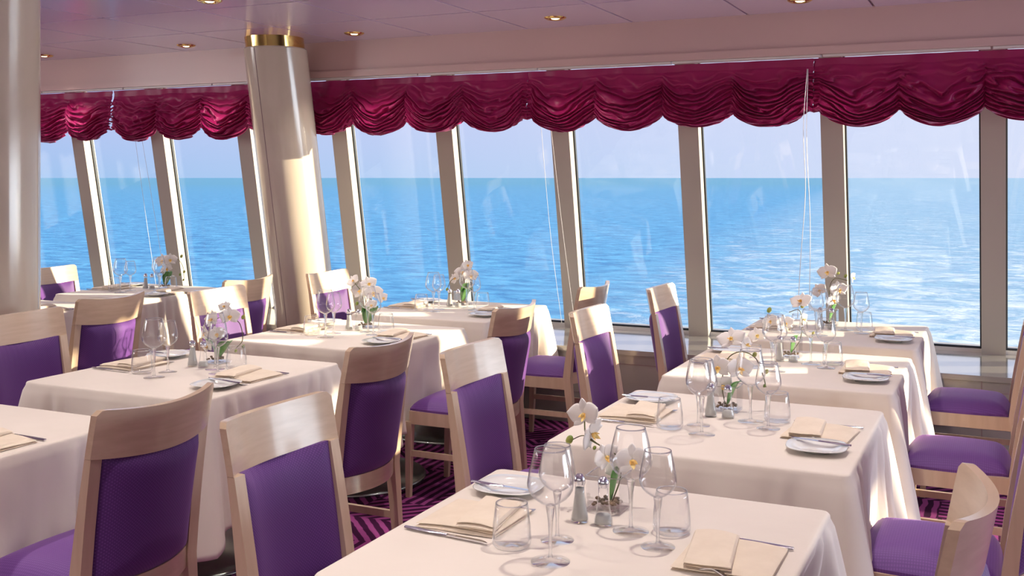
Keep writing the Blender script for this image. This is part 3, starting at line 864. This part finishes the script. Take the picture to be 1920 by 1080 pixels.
def make_napkin(seed=1):
    """folded napkin: two lobes side by side, each of stacked folds with a rolled edge on -Y"""
    t = empty('napkin', '', 'napkin')
    rnd = random.Random(seed)
    def lobe(nm, x0, x1, y0, y1, z0, lay, skew, rot):
        bm = bmesh.new()
        for k in range(lay):
            zz = z0 + k*.0068
            def top(u, v):
                x = x0 + (x1-x0)*u + skew*v; y = y0 + (y1-y0)*v + .004*k
                e = min(1, min(v, 1-v)*14, min(u, 1-u)*20)
                wav = .0018*math.sin(u*5+seed) * v + .0012*noise.noise(Vector((u*3, v*3, seed+k)))
                return (x + rot*y, y, zz + .0060*math.sqrt(max(0, 1-(1-e)**2)) + wav + .006*(1-v)*(1 if k == lay-1 else .7)*math.sin(PI*min(1, u*1.0)))
            def bot(u, v):
                x = x0 + (x1-x0)*u + skew*v; y = y0 + (y1-y0)*v + .004*k
                return (x + rot*y, y, zz - .0003 + .0012*noise.noise(Vector((u*3, v*3, seed+k))) * (k > 0) + .006*(1-v)*.7*(k > 0)*math.sin(PI*u))
            shell(bm, 20, 18, top, bot)
        return frommesh(nm, bm, 'napkin', t)
    lobe('lower_fold', -.100, .105, -.095, .105, 0.0006, 2, .004, 0.02)
    lobe('upper_fold', .000, .100, -.095, .110, 0.0155, 2, -.012, -.04)
    register(t); return t
napkin0 = make_napkin()
protos_used = {}
def place(proto, x, y, z, rz, label, cat, group, tilt=0.0, sc=1.0):
    key = proto.name
    c = proto if key not in protos_used else copy_tree(proto)
    protos_used[key] = 1
    c.location = (x, y, z); c.rotation_euler = (0, tilt, rz); c.scale = (sc, sc, sc)
    c['label'] = label; c['category'] = cat; c['group'] = group
    return c

# vase + orchid
def make_vase():
    t = empty('square_vase', '', 'vase')
    s, h = .044, .088
    bm = bmesh.new()
    for a, b, c_, d in ((-s, s, -s, -s+.003), (-s, s, s-.003, s), (-s, -s+.003, -s+.003, s-.003), (s-.003, s, -s+.003, s-.003)):
        box(bm, a, b, c_, d, .006, h)
    box(bm, -s, s, -s, s, 0, .006)
    frommesh('glass_walls', bm, 'glass', t, smooth=False)
    bm = bmesh.new(); rnd = random.Random(5)
    for k in range(30):
        r_ = rnd.uniform(.004, .007); m = Matrix.Translation((rnd.uniform(-.030, .030), rnd.uniform(-.030, .030), .007 + r_ + rnd.uniform(0, .010))) @ Matrix.Diagonal((1, rnd.uniform(.6, 1), .7, 1))
        bmesh.ops.create_icosphere(bm, subdivisions=2, radius=r_, matrix=m)
    o = frommesh('pebbles', bm, 'stone', t); o['kind'] = 'stuff'
    for sx_, sy_ in ((1, 0), (-1, 0), (0, 1), (0, -1)):   # thick polished rim catches light
        pass
    tube('rim', [(-s, -s, h), (s, -s, h), (s, s, h), (-s, s, h), (-s, -s, h)], .0018, 'stemglass', t, 6)
    register(t); return t
vase0 = make_vase()

def petal_mesh(bm, L, W, ang, cup, mat, roundness=.6):
    """petal in the flower's local frame: flower faces +Z, petal points along angle"""
    nu, nv = 9, 8
    rows = []
    ca, sa = math.cos(ang), math.sin(ang)
    for i in range(nu + 1):
        u = i / nu; w_ = W * (math.sin(PI * min(.985, max(.02, u)) ** roundness)) ** .75
        row = []
        for j in range(nv + 1):
            v = 2*j/nv - 1
            x = L*u; y = w_*v; z = cup*u*u*L - .18*W*v*v*u + .06*L*math.sin(u*3 + v*2)*.3
            row.append(bm.verts.new(mat @ Vector((ca*x - sa*y, sa*x + ca*y, z))))
        rows.append(row)
    for i in range(nu):
        for j in range(nv): bm.faces.new((rows[i][j], rows[i+1][j], rows[i+1][j+1], rows[i][j+1]))
RV = Vector((math.cos(YAW), math.sin(YAW), 0)); FV = Vector((-math.sin(YAW), math.cos(YAW), 0)); UP = Vector((0, 0, 1))
def orchid(bx, by, label, stem, flowers, buds, leaves, side_stem=None, tilt=0.0):
    """all lists in (right, up, away) metres from the vase's base centre"""
    t = empty('orchid_spray', label, 'flowers', (bx, by, ZT + .02), 0, 'white orchids in the square vases')
    def P(p):
        p = tuple(p) + (0,) * (3 - len(p)); return RV*p[0] + UP*(p[1] - .02) + FV*p[2]
    tube('stem', spline([P(p) for p in stem], 6), .0019, 'stem', t, 7)
    if side_stem: tube('stem', spline([P(p) for p in side_stem], 6), .0013, 'stem', t, 6)
    for fl in flowers:
        px_, pz_, pd, size, az, el, roll = fl
        c = P((px_, pz_, pd))
        face = (-FV * math.cos(az) * math.cos(el) + RV * math.sin(az) * math.cos(el) + UP * math.sin(el)).normalized()
        q = face.to_track_quat('Z', 'Y').to_matrix().to_4x4()
        m = Matrix.Translation(c) @ q @ Matrix.Rotation(roll, 4, 'Z')
        bm = bmesh.new()
        for a, L, W in ((PI/2, .98, .34), (PI/2 + 2.25, .95, .32), (PI/2 - 2.25, .95, .32)): petal_mesh(bm, size*L, size*W, a, .12, m @ Matrix.Translation((0, 0, -.0015)), .75)
        for a in (.22, PI - .22): petal_mesh(bm, size*1.08, size*.62, a, .22, m, .85)
        f = frommesh('flower', bm, 'petal', t)
        md = f.modifiers.new('thick', 'SOLIDIFY'); md.thickness = .0008
        bm = bmesh.new()
        bmesh.ops.create_uvsphere(bm, u_segments=10, v_segments=8, radius=size*.11, matrix=m @ Matrix.Translation((0, 0, size*.14)) @ Matrix.Diagonal((1, 1, 1.2, 1)))
        petal_mesh(bm, size*.42, size*.15, -PI/2, .9, m @ Matrix.Translation((0, 0, size*.1)), .8)
        for a in (-.5, PI + .5): petal_mesh(bm, size*.26, size*.12, a, 1.2, m @ Matrix.Translation((0, 0, size*.1)), .8)
        frommesh('flower_lip', bm, 'lip', f)
    for b in buds:
        c = P(b[:3] if len(b) > 3 else b[:2]); r_ = b[-1]
        bm = bmesh.new(); bmesh.ops.create_uvsphere(bm, u_segments=12, v_segments=10, radius=r_, matrix=Matrix.Translation(c) @ Matrix.Rotation(.5, 4, 'Y') @ Matrix.Diagonal((.85, .85, 1.15, 1)))
        frommesh('bud', bm, 'bud', t)
    for (x_, z_, x2, z2, w_) in leaves:
        bm = bmesh.new(); a, b = P((x_, z_, 0)), P((x2, z2, .0)); d = b - a
        rows = []
        for i in range(9):
            u = i/8; wd = w_*math.sin(PI*(.06 + .90*u)) ** .7; row = []
            for j in range(5):
                v = j/2 - 1; p = a + d*u + UP*(.02*math.sin(PI*u)) + (RV*.35 + FV*.94)*(v*wd) * (1 if x2 > x_ else -1) + UP*abs(v)*wd*.45 + RV*v*wd*.5
                row.append(bm.verts.new(p))
            rows.append(row)
        for i in range(8):
            for j in range(4): bm.faces.new((rows[i][j], rows[i+1][j], rows[i+1][j+1], rows[i][j+1]))
        lf = frommesh('leaf', bm, 'leaf', t); md = lf.modifiers.new('thick', 'SOLIDIFY'); md.thickness = .001
    return t

# ------------------------------------------------------------------ lay a table
def setting(cx, cy, side, tn, napkin=True, plate=True, glasses=True, jit=0, cutlery=True):
    """side -1: sitter on the left facing +X; +1: the mirrored (rotated) place"""
    s = -side
    where = 'left' if side < 0 else 'right'
    R = 0 if side < 0 else PI
    rnd = random.Random(int(cx*10) + int(cy*100) + side)
    def L(x, y): return (cx + s*x, cy + s*y)
    j = lambda a: rnd.uniform(-a, a)
    if napkin:
        x, y = L(-.315 + j(.006), .000 + j(.006))
        place(napkin0, x, y, ZT, R + j(.05) - (.0 if side < 0 else 0), 'folded cream napkin at the %s place of %s' % (where, tn), 'napkin', 'folded napkins laid on the tables')
    if cutlery:
        x, y = L(-.312, -.125 + j(.004))
        place(knife0, x, y, ZT, R - .07 + j(.03), 'steel dinner knife beside the napkin, %s place of %s' % (where, tn), 'knife', 'dinner knives laid beside the napkins')
        x, y = L(-.295, .112 + j(.004)) if side < 0 else L(-.305, .105 + j(.004))
        if side > 0: x, y = L(-.320, .108)
        place(fork0, x, y, ZT, R + .06 + j(.05) if side < 0 else PI - .34 + j(.03), 'steel fork beside the napkin, %s place of %s' % (where, tn), 'fork', 'forks laid beside the napkins')
    if plate:
        x, y = L(-.335 + j(.006), .255 + j(.008))
        if side > 0: x, y = L(-.330, .215)
        place(plate0, x, y, ZT, j(.1), 'white side plate at the %s place of %s' % (where, tn), 'plate', 'white side plates with a knife across')
        place(bknife0, x - s*.005, y - s*.035, ZT + .0165, R - .08 + j(.15), 'small knife across the side plate, %s place of %s' % (where, tn), 'knife', 'butter knives on the side plates')
    if glasses:
        g_ = (('large', wineL, -.038 if side < 0 else -.062, -.170 if side < 0 else -.085), ('smaller', wineS, -.075 if side < 0 else -.145, -.045 if side < 0 else -.010))
        for nm, pr, gx, gy in g_:
            x, y = L(gx + j(.006), gy + j(.006))
            place(pr, x, y, ZT, j(3), '%s empty wine glass of the %s place on %s' % (nm, where, tn), 'glass', 'empty wine glasses')
        x, y = L(-.150 + j(.005), -.120 + j(.005))
        place(tumbler0, x, y, ZT, j(3), 'empty water tumbler of the %s place on %s' % (where, tn), 'glass', 'empty water tumblers')
def centre(cx, cy, tn, rz=.0, vx=-.045, vy=.225, sh=True):
    place(vase0, cx + vx, cy + vy, ZT, rz, 'square clear glass vase with brown pebbles on %s' % tn, 'vase', 'square glass vases')
    if sh:
        place(salt0, cx - .075, cy + .105, ZT, 0, 'filled glass salt shaker with steel cap on %s' % tn, 'shaker', 'salt shakers')
        place(pepper0, cx - .015, cy + .105, ZT, .3, 'nearly empty glass shaker with steel cap on %s' % tn, 'shaker', 'pepper shakers')
    return cx + vx, cy + vy

TX, LX, MX = -.85, -3.135, -5.675
YR = [2.255, 3.485, 4.695, 5.830]
rown = {'T': ['the nearest table', "the right row's second table", "the right row's third table", "the right row's window table"],
        'L': ['the bottom left table', "the middle row's second table", "the middle row's third table", "the middle row's window table"],
        'M': [None, None, 'the far left table behind a column', 'the far left window table']}
seed = 3
for row, X in (('T', TX), ('L', LX), ('M', MX)):
    for i, Y in enumerate(YR):
        tn = rown[row][i]
        if tn is None: continue
        seed += 1
        kw = {}
        kw = dict(dent=(.03 if row != 'M' else 0, .035))
        if row == 'M': kw = dict(hx=.415, hy=.415, ts=.92)
        if row == 'T' and i == 0: kw['dent'] = (.20, .035)
        if i == 3: kw['wall'] = .03
        if row == 'L' and i == 1: kw['tag_mark'] = True
        short = tn
        table(X, Y, 'pedestal table under its cream cloth, ' + tn, 'cream tablecloth draped over ' + tn, seed, **kw)
# places
for i, Y in enumerate(YR):
    tn = rown['T'][i]
    setting(TX, Y, -1, tn); setting(TX, Y, 1, tn, plate=(i > 0))
for i, Y in enumerate(YR):
    tn = rown['L'][i]
    if i == 0: setting(LX, Y, 1, tn, plate=False, glasses=False)
    else: setting(LX, Y, -1, tn); setting(LX, Y, 1, tn)
setting(MX, YR[3], -1, rown['M'][3]); setting(MX, YR[3], 1, rown['M'][3])
setting(MX, YR[2], 1, rown['M'][2], plate=False, glasses=False)

# flowers: (right, up, away, size, azimuth, elevation, roll)
v = centre(TX, YR[0], rown['T'][0])
orchid(*v, 'white orchid spray with a green bud on ' + rown['T'][0],
       [(.01, .02), (.03, .08), (.02, .13), (-.02, .155), (-.055, .18), (-.06, .225)],
       [(-.062, .235, -.01, .040, -.5, .15, .2), (-.042, .185, .0, .042, .9, -.3, 1.1), (-.008, .130, -.01, .036, .5, .1, .4), (.058, .118, .0, .044, .1, .1, 0), (.028, .100, .02, .036, -.2, .0, .7)],
       [(-.097, .170, .0, .0105), (-.035, .150, .005)], [(.005, .02, .025, .105, .012)], side_stem=[(-.02, .155), (-.06, .18), (-.095, .168)])
v = centre(TX, YR[1], rown['T'][1])
orchid(*v, 'grey white orchid spray with drooping tip of buds on ' + rown['T'][1],
       [(-.01, .02), (-.02, .10), (.0, .18), (.05, .205), (.10, .18), (.125, .12), (.135, .08)],
       [(-.035, .150, 0, .046, -.3, .1, .1), (.040, .148, -.01, .048, .2, .05, 0), (-.02, .085, .0, .040, .2, -.2, .6), (.02, .245, .03, .050, -.6, .7, .3), (.07, .225, .02, .028, .4, .4, .9)],
       [(.095, .195, .0, .009), (.137, .135, .0, .008), (.130, .085, 0, .006)], [(.0, .02, .045, .10, .02)])
v = centre(TX, YR[2], rown['T'][2])
orchid(*v, 'white orchid spray with an upright green stem tip on ' + rown['T'][2],
       [(.0, .02), (.04, .08), (.05, .16), (.035, .215), (-.01, .205)],
       [(.045, .255, 0, .050, -.8, .7, .2), (-.03, .155, .0, .040, .0, .1, .2), (-.095, .165, .0, .036, -.6, .1, .5), (.06, .17, .02, .034, .8, .2, .3), (-.155, .10, .0, .04, -.3, .3, .3)],
       [(.052, .235, .0, .011), (-.10, .215, .0, .012), (.10, .11, 0, .007)], [(.0, .02, .03, .10, .02)], side_stem=[(.05, .16), (.06, .12), (.075, .09)])
v = centre(TX, YR[3], rown['T'][3])
orchid(*v, 'tall white orchid spray against the window mullion on ' + rown['T'][3],
       [(.0, .02), (.01, .10), (.0, .20), (.03, .26), (.10, .25)],
       [(-.01, .295, 0, .052, -.5, .3, .2), (.05, .20, .0, .050, .1, .1, .1), (-.055, .195, .0, .042, -.5, .1, .6), (.13, .265, .0, .032, .9, .1, .5), (.02, .14, .0, .040, .3, .0, .5)],
       [(.09, .275, .0, .010), (.05, .29, 0, .008)], [(.0, .02, .04, .12, .02)])
v = centre(LX, YR[1], rown['L'][1])
orchid(*v, 'white orchid spray with a long budded stem on ' + rown['L'][1],
       [(.0, .02), (-.01, .10), (.0, .19), (.05, .19), (.10, .175), (.115, .10), (.085, .06)],
       [(-.02, .19, 0, .044, -.7, .2, .3), (.06, .205, -.01, .044, .3, .1, .0), (-.05, .13, .0, .040, -.9, -.2, .8), (.0, .125, .0, .038, .2, .0, .3), (-.04, .07, .0, .036, -.7, .0, .3), (.03, .245, .02, .030, -.4, .6, .2)],
       [(.118, .20, .0, .010), (.118, .07, .0, .008), (.085, .05, 0, .007)], [(.0, .02, -.05, .10, .026), (.01, .02, .06, .09, .026)])
v = centre(LX, YR[2], rown['L'][2])
orchid(*v, 'white orchid blooms massed over green leaves on ' + rown['L'][2],
       [(.0, .02), (.0, .10), (-.01, .17), (-.06, .24)],
       [(-.03, .20, 0, .052, -.3, .2, .2), (.04, .19, -.01, .052, .3, .1, .0), (-.07, .255, .0, .036, -.5, .4, .8), (.01, .235, .03, .045, .2, .3, .3), (.03, .125, -.02, .034, .2, .0, .3), (.09, .16, .0, .034, .8, .2, .3)],
       [(-.05, .13, .0, .010)], [(.0, .02, -.035, .13, .036), (.01, .02, .05, .11, .034), (.0, .02, .01, .12, .030)])
v = centre(LX, YR[3], rown['L'][3])
orchid(*v, 'white orchid cluster beside a mullion on ' + rown['L'][3],
       [(.0, .02), (.02, .10), (.02, .20), (-.07, .16), (-.10, .10)],
       [(.0, .21, 0, .052, -.2, .3, .2), (.05, .19, -.01, .050, .3, .1, .0), (-.05, .17, .0, .038, -.5, .2, .8), (.03, .255, .0, .038, .3, .3, .2)],
       [(-.10, .10, .0, .010), (-.085, .07, .0, .009)], [(.0, .02, .03, .14, .030), (.0, .02, .06, .11, .026)])
v = centre(MX, YR[3], rown['M'][3], vx=.01, vy=.215)
orchid(*v, 'white orchid cluster with yellow green buds on ' + rown['M'][3],
       [(.0, .02), (.02, .10), (.02, .17), (.08, .22), (.13, .16), (.14, .07)],
       [(-.02, .20, 0, .056, -.2, .2, .2), (.04, .21, -.01, .050, .3, .1, .0), (.01, .14, .0, .046, .1, .0, .8)],
       [(.12, .235, .0, .012), (.14, .12, .0, .010), (.11, .10, .0, .010), (.135, .06, .0, .008)], [(.0, .02, .03, .12, .030)])
v = centre(MX, YR[2], rown['M'][2], vx=.06, vy=.0, sh=False)
orchid(*v, 'pinkish orchid spray with two green buds on ' + rown['M'][2],
       [(.02, .02), (.03, .12), (.0, .18), (-.05, .20)],
       [(.015, .235, .0, .034, .4, .2, .2), (-.045, .27, .0, .045, .2, .2, .2), (-.06, .20, .0, .04, .0, .2, .7)],
       [(.05, .195, .0, .013), (.055, .165, .0, .011)], [(.0, .02, -.03, .12, .030)])

# ------------------------------------------------------------------ chairs
GL = 'chairs with wooden top rails and purple upholstery'
cx_t = -1.47
chair(cx_t, 2.33, 1, 'nearest purple chair seen from the front, left of the nearest table', GL)
chair(cx_t, 3.47, 1, "purple chair facing right, left of the right row's second table", GL)
chair(cx_t, 4.68, 1, "purple chair with sunlit upper back, left of the right row's third table", GL)
chair(cx_t, 5.82, 1, "purple chair by the window ledge, left of the right row's window table", GL)
chair(-.40, 2.28, -1, 'chair with strongly curved rail seen end on at the bottom right', GL)
chair(-.235, 3.44, -1, "purple chair right of the right row's second table, cut by the right edge", GL)
chair(-.21, 4.66, -1, "purple chair right of the right row's third table, only its seat showing", GL)
chair(-.21, 5.78, -1, "purple chair before the marble wall, right of the right row's window table", GL)
cx_l = -2.50
chair(cx_l, 2.30, -1, 'large chair back seen from behind, right of the bottom left table', GL)
chair(cx_l + .02, 3.46, -1, "chair back seen from behind, right of the middle row's second table", GL)
chair(cx_l, 4.71, -1, "chair seen from behind with small sun patch, right of the middle row's third table", GL)
chair(cx_l, 5.80, -1, "chair with golden sunlit rail, right of the middle row's window table", GL)
cx_ll = -3.755
chair(cx_ll - .035, 3.46, 1, "purple chair cut by the left edge, left of the middle row's second table", GL)
chair(cx_ll + .06, 4.68, 1, "sunlit chair behind orchids, left of the middle row's third table", GL)
chair(cx_ll, 5.83, 1, 'sunlit chair standing in front of the leaning column', GL)
chair(-4.59, 4.17, -1, 'chair seen from behind, half in sun, right of the upright column', GL)
chair(-4.58, 5.27, -1, 'shaded chair seen from behind, just left of the leaning column', GL)
chair(-6.30, 5.85, 1, 'sunlit purple chair at the far left window, beside the upright column', GL, sc=(1, 1, .935))
